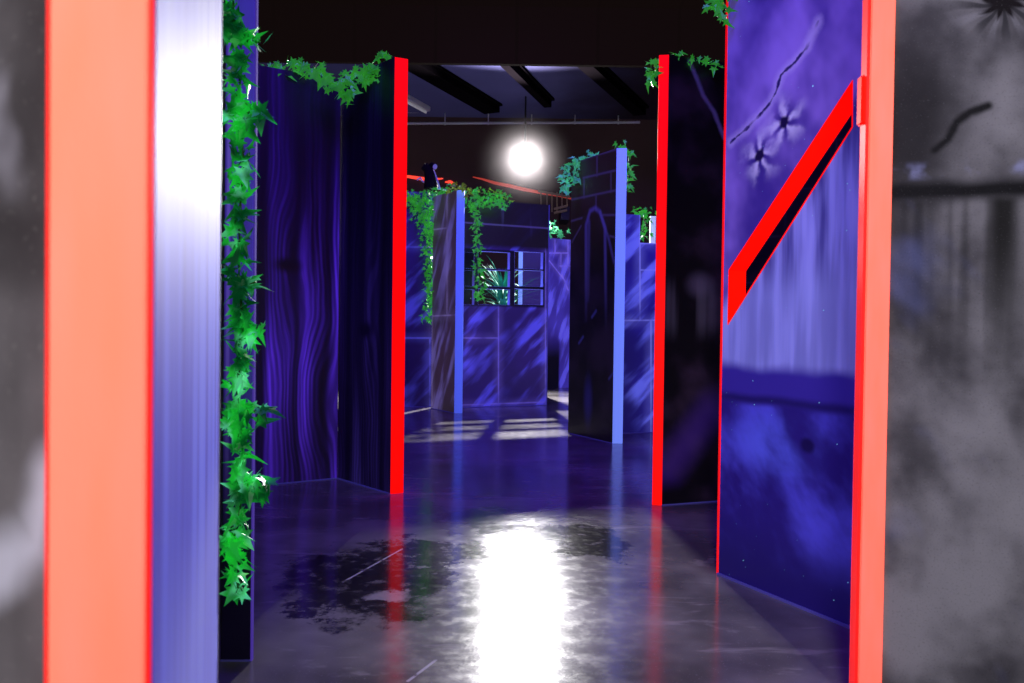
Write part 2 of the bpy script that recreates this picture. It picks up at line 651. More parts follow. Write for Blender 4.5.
# --- E: big violet mural with a slanted slot
E0, E1 = fl(718.5, 574.5), fl(858, 631.5)
E1x = E0 + (E1 - E0) * 1.12
EH = 2.44
rE = part_root('large violet partition with slanted red-lined slot and painted bullet holes', E0)
frE = Frame(E0, E1x)
slot = [frE.uv(728, 325), frE.uv(853, 127), frE.uv(853, 80), frE.uv(729, 270)]


def violet_mural(u, y, v):
    U = frE.uv
    n = noise(u, v, 3, 1.7, 4., .55)
    n2 = noise(u * .7 + v * .55, v * .3 - u * .6, 8, 4.5, 3., .5)
    k = sm(n * .45 + n2 * .55, .36, .64)
    top = mixc(k, (.045, .022, .26), (.27, .16, .72))
    # crack
    cr = poly_d(u, v, [U(818, 22), U(806, 48), U(795, 62), U(781, 75), U(776, 92), U(770, 103), U(757, 118), U(745, 130), U(731, 142)])
    cr = cr + (noise(u, v, 1, 22., 4., .7) - .5) * .026
    top = mixc(sm(cr, .035, .0) * .45, top, (.55, .45, .95))
    top = mixc(sm(cr, .009, .001) * sm(noise(u, v, 2, 9., 1.), .3, .5), top, (.02, .012, .12))
    # bullet holes: dented, with radial cracks
    for (px, py, r) in ((785, 122, .028), (760, 155, .03)):
        c0 = U(px, py)
        d = ptd(u, v, c0)
        an = m('ARCTAN2', v - c0[1], u - c0[0])
        nn = noise(u, v, px * .1, 11., 3.)
        star = m('ABSOLUTE', m('SINE', an * 2.5 + nn * 5. + px))
        top = mixc(sm(d + (nn - .5) * .09, r * 4.2, r * .6) * .7 * sm(star, 1.05, .2), top, (.66, .6, 1.))
        top = mixc(sm(d + (nn - .5) * .04, r * 3., r * .5) * sm(star, .8, .99) * .8, top, (.03, .015, .2))
        top = mixc(sm(d + (nn - .5) * .05, r * .95, r * .45), top, (.008, .004, .05))
    # lower board: vertical drips
    s1 = noise(u * 17, v * 1.3, 5, 1., 3.)
    s2 = noise(u * 7, v * 1.7, 9, 1., 2.)
    lo = mixc(sm(s1 * .55 + s2 * .45, .38, .62), (.022, .015, .19), (.27, .27, .85))
    ha, hb = U(722, 185)[1], U(722, 300)[1]
    lo = mixc(sm(v, U(800, 240)[1], U(800, 300)[1]) * .55, lo, (.3, .32, .88))
    # the boundary between top and drips follows the slot
    p, q = U(728, 300), U(853, 104)
    side = (v - p[1]) - (u - p[0]) * ((q[1] - p[1]) / (q[0] - p[0]))
    c = mixc(sm(side + (n - .5) * .1, -.03, .05), lo, top)
    # dark ledge band
    b0, b1 = U(722, 372)[1], U(722, 398)[1]
    w = (noise(u, v, 4, 4., 2.) - .5) * .06
    c = mixc(sm(v + w, b0 + .05, b0), c, (.035, .02, .3))
    # bottom board
    cl = noise(u + v * .5, v * .9, 12, 3.6, 4., .55)
    bot = mixc(sm(cl, .4, .7), (.018, .008, .17), (.07, .06, .62))
    bot = mixc(sm(ptd(u, v, U(775, 445), .3, .16), 1., .2) * sm(cl, .3, .65) * .5, bot, (.1, .13, .85))
    bot = mixc(sm(ptd(u + w, v + w, U(806, 447), .045, .035), 1., .4), bot, (.008, .004, .07))
    bot = mixc(sm(v, U(722, 500)[1], U(722, 560)[1]), bot, (.012, .006, .12))
    c = mixc(sm(v + w * .2, b1 + .01, b1 - .02), c, bot)
    c = mixc(sm(m('ABSOLUTE', v + w * .3 - b1 - .01), .03, .0) * .8, c, (.008, .005, .08))
    sp = noise(u, v, 40, 95., 0.)
    return mixc(sm(sp, .87, .9), c, (.3, .9, .9))


wall_panel(rE, frE, EH, .05, mat('violet airbrushed board', violet_mural, rough=.38, emis=.3), holes=[slot])
seal(rE, frE, r=.008)
post(rE, fl(716, 573.3), E0 + Vector((-.001, .0)), EH, .05, RED_DULL)
# slot lining
lin = bmesh.new()
cx = sum(p[0] for p in slot) / 4
cz = sum(p[1] for p in slot) / 4
inn = [(p[0] + (cx - p[0]) * .0, p[1]) for p in slot]
def inset(poly, d):
    n = len(poly); out = []
    P = [Vector(p) for p in poly]
    area = sum(P[i].x * P[(i + 1) % n].y - P[(i + 1) % n].x * P[i].y for i in range(n))
    sg = 1 if area > 0 else -1
    for i in range(n):
        a, b, c = P[i - 1], P[i], P[(i + 1) % n]
        e1, e2 = (b - a).normalized(), (c - b).normalized()
        n1, n2 = Vector((-e1.y, e1.x)) * sg, Vector((-e2.y, e2.x)) * sg
        k = (n1 + n2); k = k / max(k.dot(n1), .25)
        out.append(tuple(b + k * d))
    return out
o = link('slot_lining', slab(inset(slot, .0002), [inset(slot, .003)], .085, -.003), RED, rE,
         Matrix.Translation(-Vector(rE.location)) @ frE.M)

# --- F/G: right near partition, salmon end post and grey mural
F0, F1 = at2(863.3, 1.9, 340), at2(889.5, 1.9, 340)
rF = part_root('grey cracked-stone partition closest on the right, behind a salmon red end post', F0)
post(rF, F0 + Vector((.002, 0)), F1, PH, .05, RED_NEAR, bev=.004)
bm = bmesh.new(); fF = Frame(F0, F1)
bm_box(bm, (-.0045, -.001, 0), (.003, .03, PH), bev=.001)
link('edge_strip', bm, RED_DULL, rF, Matrix.Translation(-Vector(rF.location)) @ fF.M)
zt, zb_ = at(864, 74, F0.y).z, at(864, 124, F0.y).z
bm = bmesh.new(); bm_box(bm, (-.015, .0, zb_), (-.004, .03, zt), bev=.004)
link('red_bracket', bm, RED, rF, Matrix.Translation(-Vector(rF.location)) @ fF.M)
G1 = fl(1130, 760)
frF = Frame(F1 + Vector((.001, .006)), G1)


def grey_mural(u, y, v):
    U = frF.uv
    n = noise(u, v, 3, 2.6, 4., .6)
    n2 = noise(u + v * .6, v * .6 - u * .6, 8, 5., 3.)
    c = mixc(sm(n * .6 + n2 * .4, .36, .62), (.05, .048, .056), (.25, .245, .265))
    lf = U(895, 0)[0]
    # dark cloud on the left of the upper block
    c = mixc(sm(ptd(u + (n - .5) * .1, v, U(900, 130), .17, .2), 1.3, .3) * .93, c, (.012, .011, .014))
    # crack
    cr = poly_d(u, v, [U(935, 150), U(948, 139), U(957, 122), U(970, 112), U(988, 106)])
    cr = cr + (noise(u, v, 1, 24., 2.) - .5) * .008
    c = mixc(sm(cr, .016, .002), c, (.008, .008, .01))
    # hole with cracks at the top right
    c0 = U(1003, 2)
    d = ptd(u, v, c0, 1.3, 1.)
    an = m('ARCTAN2', v - c0[1], u - c0[0])
    star = m('ABSOLUTE', m('SINE', an * 4. + noise(u, v, 2, 7., 2.) * 3.))
    c = mixc(sm(d + (n2 - .5) * .08, .12, .03) * sm(star, .8, .98) * .8, c, (.02, .02, .025))
    c = mixc(sm(d, .1, .05) * sm(star, .6, .2) * .2, c, (.4, .4, .46))
    c = mixc(sm(d + (star - .5) * .02, .04, .022), c, (.006, .004, .006))
    # dark band and drips
    b = U(960, 192)[1]
    wv = (noise(u, v, 4, 6., 2.) - .5) * .03
    c = mixc(sm(m('ABSOLUTE', v + wv - b), .04, .005), c, (.006, .006, .008))
    c = mixc(sm(m('ABSOLUTE', v + wv - b - .05), .03, .0) * sm(noise(u, v, 6, 12.), .5, .7) * .6, c, (.35, .38, .7))
    below = sm(v, b, b - .03)
    fade = sm(v, U(960, 420)[1], U(960, 210)[1])
    s1 = noise(u * 15, v * .6, 5, 1., 2.)
    c = mixc(below * fade * sm(s1, .5, .66) * .75, c, (.014, .014, .015))
    dr = m('ABSOLUTE', u - U(1003, 260)[0]) + (s1 - .5) * .03
    c = mixc(below * fade * sm(dr, .045, .01) * .95, c, (.008, .008, .008))
    c = mixc(below * sm(u, lf + .14, lf + .02) * fade * .7, c, (.02, .02, .024))
    bl = noise(u + v * .9, v * .5 - u * .5, 15, 3., 3.)
    c = mixc(sm(bl, .55, .72) * below * .35, c, (.2, .24, .6))
    grit = noise(u, v, 20, 210., 2., .6)
    c = mixc(sm(grit, .6, .8) * .1, c, (.5, .5, .52))
    return mixc(sm(grit, .45, .3) * .25, c, (.03, .03, .03))


wall_panel(rF, frF, PH, .05, mat('grey airbrushed stone', grey_mural, rough=.7, spec=.12), name='mural_panel')

# --- M: middle black brick partition with lavender post
M0, M1, M2 = fl(568, 433), fl(612, 443.3), fl(622.5, 443.6)
MH = hz(619, 148, M2)
rM = part_root('dark brick and arch partition with lavender end post, right of the floodlight', M0)
frM = Frame(M0, M1)


def arch_fn(u, y, v):
    U = frM.uv
    n = noise(u, v, 3, 2.2, 3.)
    c = mixc(sm(n, .4, .7), (.005, .003, .007), (.022, .012, .03))
    top = sm(v, U(590, 300)[1], U(590, 190)[1])
    c = mixc(top * .6, c, (.05, .03, .012))
    ls = [((597, 157), (597, 176)), ((583, 178), (617, 170)), ((584, 178), (584, 198)), ((570, 200), (617, 190)),
          ((596, 196), (596, 210)), ((611, 172), (611, 192)), ((570, 163), (617, 149)),
          ((568, 222), (582, 218)), ((603, 215), (617, 215)), ((572, 242), (581, 226)), ((610, 236), (617, 238))]
    d = None
    for a, b in ls:
        e = segd(u, v, U(*a), U(*b))
        d = e if d is None else mn(d, e)
    c = mixc(sm(d, .018, .0) * .3, c, (.2, .15, .34))
    for pts, w, k in (([(586, 320), (586, 225), (590, 211), (595, 208), (600, 212), (605, 228), (606, 330)], .018, .8),
                      ([(600, 212), (609, 240), (614, 262)], .014, .6), ([(588, 300), (589, 222)], .02, .5)):
        e = poly_d(u, v, [U(*p) for p in pts])
        c = mixc(sm(e, w * 2., .0) * k * .45 * sm(v, U(590, 340)[1], U(590, 250)[1]), c, (.2, .17, .62))
    for (px, py, s_) in ((594, 314, .035), (581, 340, .035), (611, 376, .03)):
        e = segd(u, v, U(px - 2, py + 3), U(px + 2, py - 3))
        c = mixc(sm(e + (n - .5) * .02, s_ * .7, .0) * .3, c, (.12, .13, .6))
    c = mixc(sm(ptd(u, v, U(588, 400), .1, .3), 1., .1) * .5, c, (.04, .03, .25))
    return c


wall_panel(rM, frM, MH, .07, mat('black brick mural', arch_fn, rough=.4, emis=.15))
post(rM, M1 + Vector((.001, 0)), M2, MH, .05, LAV_POST)
seal(rM, frM, r=.005)

# --- P: post partition left of the window wall
P0, P1, P2 = fl(431, 408.5), fl(454, 413), fl(461.5, 413.2)
P_H = hz(458, 190, P2)
rP = part_root('narrow mauve stone partition with pale blue end post, left of the barred window', P0)
frP = Frame(P0, P1)
U = frP.uv
ln = [(U(431, 316), U(455, 315)), (U(447, 190), U(447, 315)), (U(432, 315), U(432, 405)), (U(430, 230), U(447, 228))]
wall_panel(rP, frP, P_H, .06, mat('mauve stone mural', stone_fn(ln, (.11, .06, .1), (.3, .24, .6), (.5, .4, .75),
           (.08, .05, .06), 3., 1.15, .014), rough=.4, emis=.2))
post(rP, P1 + Vector((.001, 0)), P2, P_H, .05, BLUE_POST)
seal(rP, frP, r=.006)

# --- L: stone wall left of it
L0, L1 = fl(360, 407), fl(431, 407)
LH = hz(415, 192, L1)
rL = part_root('deep blue stone partition just right of the left red post', L0)
frL = Frame(L0, L1)
U = frL.uv
ln = [(U(360, 247), U(431, 247)), (U(360, 338), U(431, 338)), (U(430, 338), U(430, 405)), (U(385, 247), U(385, 338))]
wall_panel(rL, frL, LH, .06, mat('deep blue stone mural', stone_fn(ln, (.022, .014, .14), (.1, .1, .6), (.15, .16, .7),
           (.01, .006, .06), 6., .8, .016), rough=.4, emis=.2))
seal(rL, frL, r=.005)

# --- W: window wall
W0, W1 = fl(460, 407.5), fl(546, 405)
WH = hz(546, 205, W1)
rW = part_root('purple stone partition with a black barred window, under the floodlight', W0)
frW = Frame(W0, W1)
U = frW.uv
holes = []
for (x0, x1) in ((460.8, 474.3), (478, 510), (514.3, 543.2)):
    for (y0, y1) in ((252.5, 268.3), (270.8, 286), (289.5, 304.5)):
        a, b = U(x0, y1), U(x1, y0)
        holes.append(rect(a[0], a[1], b[0], b[1]))
ln = [(U(498.5, 306), U(498.5, 403)), (U(462, 338), U(498, 338)), (U(545.5, 240), U(545.5, 404)),
      (U(462, 225), U(546, 226)), (U(546, 402), U(462, 405))]
base_w = stone_fn(ln, (.05, .022, .17), (.16, .15, .85), (.32, .26, .75), (.035, .018, .11), 9., .8, .014, 1.1)


def window_mural(u, y, v):
    c = base_w(u, y, v)
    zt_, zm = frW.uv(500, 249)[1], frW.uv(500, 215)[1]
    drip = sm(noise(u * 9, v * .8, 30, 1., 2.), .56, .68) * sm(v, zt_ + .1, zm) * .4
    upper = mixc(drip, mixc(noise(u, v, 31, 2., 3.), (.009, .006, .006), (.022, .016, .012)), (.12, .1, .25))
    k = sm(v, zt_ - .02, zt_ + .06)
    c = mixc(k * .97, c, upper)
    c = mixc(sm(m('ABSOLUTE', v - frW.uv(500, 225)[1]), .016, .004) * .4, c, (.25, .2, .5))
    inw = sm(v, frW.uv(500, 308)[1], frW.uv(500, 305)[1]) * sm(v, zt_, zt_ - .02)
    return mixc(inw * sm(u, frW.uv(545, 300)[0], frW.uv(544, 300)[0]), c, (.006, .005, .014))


wall_panel(rW, frW, WH, .06, mat('purple stone mural', window_mural, rough=.4, emis=.2), holes=holes)
LINE = mat('blue window lining', color=(.2, .2, .7), rough=.4, emis=.12)
for hcoord in holes:
    (ax, az), _, (bx, bz), _ = hcoord
    bm = slab(inset(hcoord, .0003), [inset(hcoord, .0022)], .07, -.003)
    link('window_lining', bm, LINE, rW, Matrix.Translation(-Vector(rW.location)) @ frW.M)
seal(rW, frW, r=.006)
bm = bmesh.new(); bm_box(bm, (frW.L, -.004, 0), (frW.L + .012, .06, WH))
link('edge_strip', bm, SEAL, rW, Matrix.Translation(-Vector(rW.location)) @ frW.M)

# --- J: partition seen through the window
J0, J1, J2 = at2(517.6, 10.9), at2(521.8, 10.9), at2(546, 11.0)
rJ = part_root('dark violet partition with a pale post seen through the barred window', J0)
wall_panel(rJ, Frame(J1, J2), 1.98, .06, mat('dark violet board', color=(.05, .025, .2), rough=.5, emis=.15))
post(rJ, J0, J1 + Vector((-.001, 0)), 1.98, .05, LAV_POST)

# --- K: far blue brick partition right of the window wall
K0, K1 = fl(538, 389), fl(582, 387)
KH = hz(560, 237, K0)
rK = part_root('far blue brick partition in the gap right of the barred window', K0)
frK = Frame(K0, K1)
U = frK.uv
ln = [(U(540, 253), U(568, 253)), (U(555, 240), U(555, 253)), (U(561, 253), U(561, 267)), (U(547, 258), U(566, 282)),
      (U(568, 236), U(568, 268)), (U(560, 266), U(572, 266)), (U(562, 275), U(568, 290))]
def kfn(u, y, v):
    c = stone_fn(ln, (.06, .04, .4), (.15, .13, .9), (.3, .22, .95), (.035, .02, .22), 13., 1.2, .016)(u, y, v)
    c = mixc(sm(v, .9, .45) * sm(u, frK.uv(561, 300)[0], frK.uv(559, 300)[0]), c, (.004, .003, .012))
    return c
wall_panel(rK, frK, KH, .06, mat('far blue brick mural', kfn, rough=.45, emis=.5))

# --- R: blue stone partition, stepped top
R0, R1 = fl(606, 434), fl(668, 432)
rR = part_root('bright blue stone partition with stepped top, left of the right red post', R0)
frR = Frame(R0, R1)
U = frR.uv
xa = U(640.3, 214)[0]
za, zc = U(632, 214.5)[1], U(648, 243)[1]
outer = [(0, 0), (frR.L, 0), (frR.L, zc), (xa, zc), (xa, za), (0, za)]
ln = [(U(640, 215), U(640, 320)), (U(623, 320.5), U(668, 320)), (U(651, 321), U(651, 432)), (U(640, 243.5), U(668, 243.5)),
      (U(640, 270), U(668, 270))]
wall_panel(rR, frR, 2, .06, mat('bright blue stone mural', stone_fn(ln, (.03, .022, .3), (.16, .19, .85), (.3, .33, .85),
           (.015, .01, .13), 17., .75, .012, 1.1), rough=.4, emis=.42), outer=outer)
seal(rR, frR, r=.005)
# --- T: pale post behind it
T0, T1 = at2(648.5, 9.6), at2(654, 9.6)
TH = at(651, 216, 9.6).z
rT = part_root('slim partition with a near-white end post behind the stepped blue stone partition', T0)
post(rT, T0, T1, TH, .05, mat('near white post paint', color=(.6, .62, .9), rough=.5, emis=.5))
wall_panel(rT, Frame(T1 + Vector((.001, 0)), T1 + Vector((.9, .25))), TH, .06, BACK)

# ------------------------------------------------------------------ black panelling visible through the slot
X0, X1_ = fl(742, 500), fl(960, 520)
rX = part_root('black brick partition seen through the slanted slot of the violet partition', X0)
frX = Frame(X0, X1_)
wall_panel(rX, frX, 2.3, .06, mat('black brick board', stone_fn(
    [((.0, z), (2, z)) for z in (.95, 1.2, 1.45, 1.7, 1.95, 2.2)] + [((x, .9), (x, 2.3)) for x in (.2, .45, .7, .95, 1.2)],
    (.004, .003, .005), (.01, .008, .014), (.03, .025, .04), (.002, .001, .003), 21., .8, .01), rough=.6, emis=.1, spec=.2))


# ------------------------------------------------------------------ ivy
LEAFPTS = [(0, 0), (.12, -.08), (.34, -.2), (.27, .05), (.55, .22), (.24, .3), (.17, .5), (0, 1.0),
           (-.17, .5), (-.24, .3), (-.55, .22), (-.27, .05), (-.34, -.2), (-.12, -.08)]


def add_leaf(bm, pos, nrm, up, size, rnd):
    nrm = nrm.normalized()
    up = (up - nrm * up.dot(nrm))
    if up.length < 1e-3: up = nrm.orthogonal()
    up.normalize()
    rt = up.cross(nrm)
    cup = rnd.uniform(-.4, .5)
    bend = rnd.uniform(-.2, .8)
    asp = rnd.uniform(.75, 1.05)
    def P(x, y):
        x *= asp
        z = cup * abs(x) - bend * max(y, 0) ** 2 * .6
        return bm.verts.new(pos + (rt * x + up * y + nrm * z) * size)
    c = P(0, .22)
    vs = [P(*p) for p in LEAFPTS]
    n = len(vs)
    for i in range(n):
        bm.faces.new((c, vs[i], vs[(i + 1) % n]))


def ivy(label, strands, lsize, dens, spread, mt, seed, face=Vector((0, -1, .25)), group='ivy garlands draped over the partitions',
        stem_r=.003, jitter=.8, name='ivy_garland', mt2=None, origin=None):
    """strands: list of world-space polylines"""
    rnd = random.Random(seed)
    org = origin or strands[0][0]
    root = empty(name, label, 'ivy', org, group)
    o = Vector(org)
    sb, lb = bmesh.new(), bmesh.new()
    for pts in strands:
        pts = [Vector(p) - o for p in pts]
        # resample with wobble
        path = []
        for a, b in zip(pts[:-1], pts[1:]):
            n = max(2, int((b - a).length / .04))
            for i in range(n):
                path.append(a.lerp(b, i / n) + Vector((rnd.gauss(0, 1), rnd.gauss(0, .5), rnd.gauss(0, .6))) * spread * .18)
        path.append(pts[-1])
        bm_tube(sb, path, stem_r, 5)
        for a, b in zip(path[:-1], path[1:]):
            L = (b - a).length
            k = L * dens
            k = int(k) + (1 if rnd.random() < k - int(k) else 0)
            for _ in range(k):
                p = a.lerp(b, rnd.random())
                off = Vector((rnd.gauss(0, 1), -abs(rnd.gauss(0, .6)), rnd.gauss(0, .7))) * spread
                if off.length > spread * 1.9: off *= spread * 1.9 / off.length
                nr = face + Vector((rnd.gauss(0, 1), rnd.gauss(0, .6), rnd.gauss(0, 1))) * jitter
                up = Vector((off.x * 6 / max(spread, .01) * .15 + rnd.gauss(0, .5), rnd.gauss(0, .3), -.6 + rnd.gauss(0, .6)))
                s = lsize * rnd.uniform(.6, 1.2)
                base = p + off - up.normalized() * s * .3
                add_leaf(lb, base, nr, up, s, rnd)
                # petiole
                if stem_r > .0015 and rnd.random() < .5:
                    bm_tube(sb, [p, p.lerp(base, .5) + Vector((0, 0, .006)), base], stem_r * .4, 4)
    link('stem', sb, STEM, root)
    link('leaves', lb, mt, root)
    return root


# long foreground strand: hangs in front of the navy end board
d = B0.y - .06
path = [at(x, y, d) for x, y in ((228, -60), (234, 20), (240, 60), (241, 110), (243, 180), (240, 240), (239, 300), (243, 340),
                                 (238, 400), (242, 460), (243, 500), (234, 540), (234, 575))]
tip = [at(x, y, d - .01) for x, y in ((234, 570), (237, 588), (243, 600))]
shoots = [[at(x, y, d - .01) for x, y in pp] for pp in (
    ((238, 40), (250, 42), (260, 42)), ((238, 120), (250, 112), (262, 118)), ((242, 290), (250, 285), (256, 282)),
    ((240, 410), (255, 412), (266, 414)), ((240, 480), (254, 487), (266, 486)), ((240, 322), (252, 330), (262, 328)))]
ivy('long ivy strand hanging down the navy partition end at the left', [path, tip] + shoots, .058, 190, .019, LEAF_NEAR, 3,
    group='ivy garlands draped over the partitions', stem_r=.003, jitter=1.3)
# side shoots
# garland on the wood partitions
dc = C1.y
g1 = [at(x, y, fl(x, 481).y) for x, y in ((262, 76), (280, 76), (300, 68), (318, 72), (330, 76))]
g1 = [Vector((p.x, C0.y + (C1.y - C0.y) * .6 - .03, p.z)) for p in g1]
ivy('ivy garland along the top of the purple wood-grain partition', [[at(x, y, C0.y * .45 + C1.y * .55) for x, y in
    ((258, 78), (272, 74), (290, 70), (305, 69), (322, 72))]], .06, 130, .035, LEAF, 11)
ivy('ivy garland sagging from the red post over the black wood-grain partition', [
    [at(x, y, C1.y * .6 + C2.y * .4 - .12) for x, y in ((312, 74), (328, 82), (345, 80), (358, 80), (372, 76), (382, 64), (390, 54))],
    [at(x, y, C1.y * .6 + C2.y * .4 - .13) for x, y in ((345, 82), (350, 94), (346, 104))]], .07, 110, .04, LEAF, 12)
# right top corner of the violet partition
ivy('small ivy tuft at the top left corner of the violet partition', [
    [at(x, y, E0.y - .03) for x, y in ((730, -40), (722, -10), (714, 2), (704, 8))],
    [at(x, y, E0.y - .03) for x, y in ((722, -20), (721, 4), (719, 18))]], .05, 140, .022, LEAF, 13)
# on black partition
ivy('ivy sprig behind the top of the right red post', [[at(x, y, D0.y + .02) for x, y in ((654, 60), (651, 72), (649, 86))]],
    .055, 130, .02, LEAF, 14)
for i, (x, y) in enumerate(((680, 58), (694, 62), (708, 64), (717, 67))):
    ivy(['ivy tuft on top of the near-black partition, closest to the red post',
         'ivy tuft on top of the near-black partition, second from the red post',
         'ivy tuft on top of the near-black partition, third from the red post',
         'tiny ivy tuft on top of the near-black partition, beside the violet partition'][i],
        [[at(x - 4, y + 1, D0b.y + .03), at(x, y - 3, D0b.y + .03), at(x + 4, y - 2, D0b.y + .03)]], .045, 90 if i < 3 else 40, .012, LEAF, 20 + i,
        group='ivy tufts on the near-black partition', name='ivy_tuft')
# middle partition
ivy('ivy garland at the top left of the dark brick and arch partition', [
    [at(x, y, M0.y - .1) for x, y in ((597, 156), (588, 158), (578, 162), (570, 166), (566, 175), (566, 185), (564, 194))],
    [at(x, y, M0.y - .1) for x, y in ((576, 162), (577, 175), (574, 186))]], .055, 120, .035, LEAF_COOL, 31, stem_r=.002)
ivy('ivy strand hanging right of the lavender end post', [
    [at(x, y, M2.y + .08) for x, y in ((616, 147), (624, 146), (629, 156), (629, 170), (628, 180), (627, 192))]], .06, 90, .03, LEAF, 32, stem_r=.002)
# far ivy
yP, yW = P2.y - .08, W0.y - .07
ivy('ivy cluster with long strand hanging over the deep blue stone partition', [
    [at(x, y, L1.y - .1) for x, y in ((400, 197), (412, 200), (425, 197), (440, 196), (452, 192))],
    [at(x, y, L1.y - .12) for x, y in ((418, 198), (422, 212), (427, 230), (430, 250), (432, 270), (431, 290), (431, 312), (429, 318))],
    [at(x, y, L1.y - .14) for x, y in ((442, 196), (438, 208), (434, 222), (431, 238))],
    [at(x, y, L1.y - .13) for x, y in ((408, 198), (414, 208), (424, 220))]], .055, 190, .055, LEAF, 41, stem_r=.002)
ivy('bright yellow-green ivy clump on top of the pale blue post', [
    [at(x, y, yP) for x, y in ((448, 191), (456, 185), (463, 188), (470, 193))]], .06, 110, .03, LEAF_WARM, 42, stem_r=.002)
ivy('ivy garland along the top of the barred window partition', [
    [at(x, y, yW) for x, y in ((463, 192), (472, 196), (484, 196), (497, 198), (510, 202))],
    [at(x, y, yW) for x, y in ((464, 205), (476, 204), (490, 205), (504, 205))]], .055, 130, .05, LEAF, 43, stem_r=.002)
ivy('yellow-green ivy tips lit from behind on the barred window partition', [
    [at(x, y, yW + .12) for x, y in ((472, 193), (484, 190), (497, 193), (511, 202))]], .045, 50, .03, LEAF_WARM, 44, stem_r=.002)
ivy('ivy strand hanging in front of the barred window', [
    [at(x, y, yW - .02) for x, y in ((474, 204), (476, 220), (477, 236), (477, 252), (479, 268), (480, 284), (479, 300))]], .055, 120, .036, LEAF, 45, stem_r=.002)
ivy('ivy bunch on the far blue brick partition right of the window', [
    [at(x, y, K0.y - .08) for x, y in ((548, 235), (556, 234), (568, 234))],
    [at(x, y, K0.y - .15) for x, y in ((552, 232), (554, 224))]], .085, 60, .05, LEAF_COOL, 46, stem_r=.002)
ivy('ivy bunch beside the near-white post behind the stepped partition', [
    [at(x, y, 9.52) for x, y in ((634, 214), (642, 212), (650, 214))],
    [at(x, y, 9.52) for x, y in ((645, 214), (645, 228), (643, 240))]], .06, 110, .05, LEAF, 47, stem_r=.002)


# ------------------------------------------------------------------ spiky plant behind the window
pb = at2(503, 10.3)
rt = empty('potted_plant', 'potted plant with long arching grass leaves seen through the barred window', 'plant', (pb.x, pb.y, 0))
bm = bmesh.new(); bm_cyl(bm, (0, 0, 0), (0, 0, .42), .17, .24, 20)
link('pot', bm, DARKMETAL, rt)
bm = bmesh.new(); bm_cyl(bm, (0, 0, .42), (0, 0, 1.45), .03, .022, 8)
link('stalk', bm, STEM, rt)
rnd = random.Random(5)
bm = bmesh.new()
for k in range(120):
    a = rnd.uniform(0, 2 * math.pi)
    L = rnd.uniform(.4, .85)
    el = rnd.uniform(.3, 1.35)
    p = Vector((0, 0, rnd.uniform(1.05, 1.45)))
    dr = Vector((math.cos(a) * math.cos(el), math.sin(a) * math.cos(el) * .6, math.sin(el)))
    sd = dr.cross(Vector((0, 0, 1))).normalized()
    prev = None
    for i in range(7):
        t_ = i / 6
        q = p + dr * L * t_ + Vector((0, 0, -.32 * t_ * t_ * L))
        w = .014 * (1 - t_ ** 2) + .001
        cur = (bm.verts.new(q - sd * w), bm.verts.new(q + sd * w))
        if prev: bm.faces.new((prev[0], prev[1], cur[1], cur[0]))
        prev = cur
link('leaves', bm, mat('teal grass leaf', lambda u, y, v: mixc(noise(u, y, v, 9.), (.0, .12, .09), (.04, .3, .2)), rough=.7, emis=.25, spec=.1), rt)

# ------------------------------------------------------------------ floodlight
LY = 12.6
lp = at(525, 158, LY)
rt = empty('floodlight', 'lit round white floodlight hanging from the ceiling at the back', 'floodlight', (lp.x, lp.y, lp.z))
bm = bmesh.new(); bm_cyl(bm, (0, .03, 0), (0, .22, 0), .2, .12, 32)
bm_cyl(bm, (0, .22, 0), (0, .30, 0), .07, .06, 20)
link('housing', bm, DARKMETAL, rt)
bm = bmesh.new()
bmesh.ops.create_uvsphere(bm, u_segments=32, v_segments=16, radius=.15)
for v in bm.verts: v.co.y = v.co.y * .22
LENS = mat('lamp lens', color=(1, 1, 1), rough=.3, emis=9., ecol=(1, .98, .95))
lens_ = link('lens', bm, LENS, rt, smooth=True)
bm = bmesh.new()
bm_tube(bm, [Vector((.22 * math.cos(a), .1, .22 * math.sin(a))) for a in [math.pi * k / 16 for k in range(17)]], .012, 6)
link('yoke', bm, DARKMETAL, rt)
bm = bmesh.new(); bm_cyl(bm, (0, .1, .22), (0, .1, RZ - lp.z), .014)
link('hanger_pole', bm, DARKMETAL, rt)


def light(name, kind, loc, power, color, size=.1, rot=None, target=None, **kw):
    d_ = bpy.data.lights.new(name, kind)
    d_.energy = power
    d_.color = color
    if kind == 'AREA':
        d_.shape = 'RECTANGLE'
        d_.size = size
        d_.size_y = kw.get('size_y', size)
    else:
        d_.shadow_soft_size = size
    if kind == 'SPOT':
        d_.spot_size = kw.get('angle', 1.)
        d_.spot_blend = kw.get('blend', .4)
    o_ = bpy.data.objects.new(name, d_)
    COL.objects.link(o_)
    o_.location = loc
    if target is not None:
        o_.rotation_euler = (Vector(target) - Vector(loc)).to_track_quat('-Z', 'Y').to_euler()
    return o_


light('floodlight_beam', 'SPOT', (lp.x, lp.y - .12, lp.z), 5200, (1, .97, .97), .06, target=(0, 2.5, 0), angle=2.3, blend=.6)

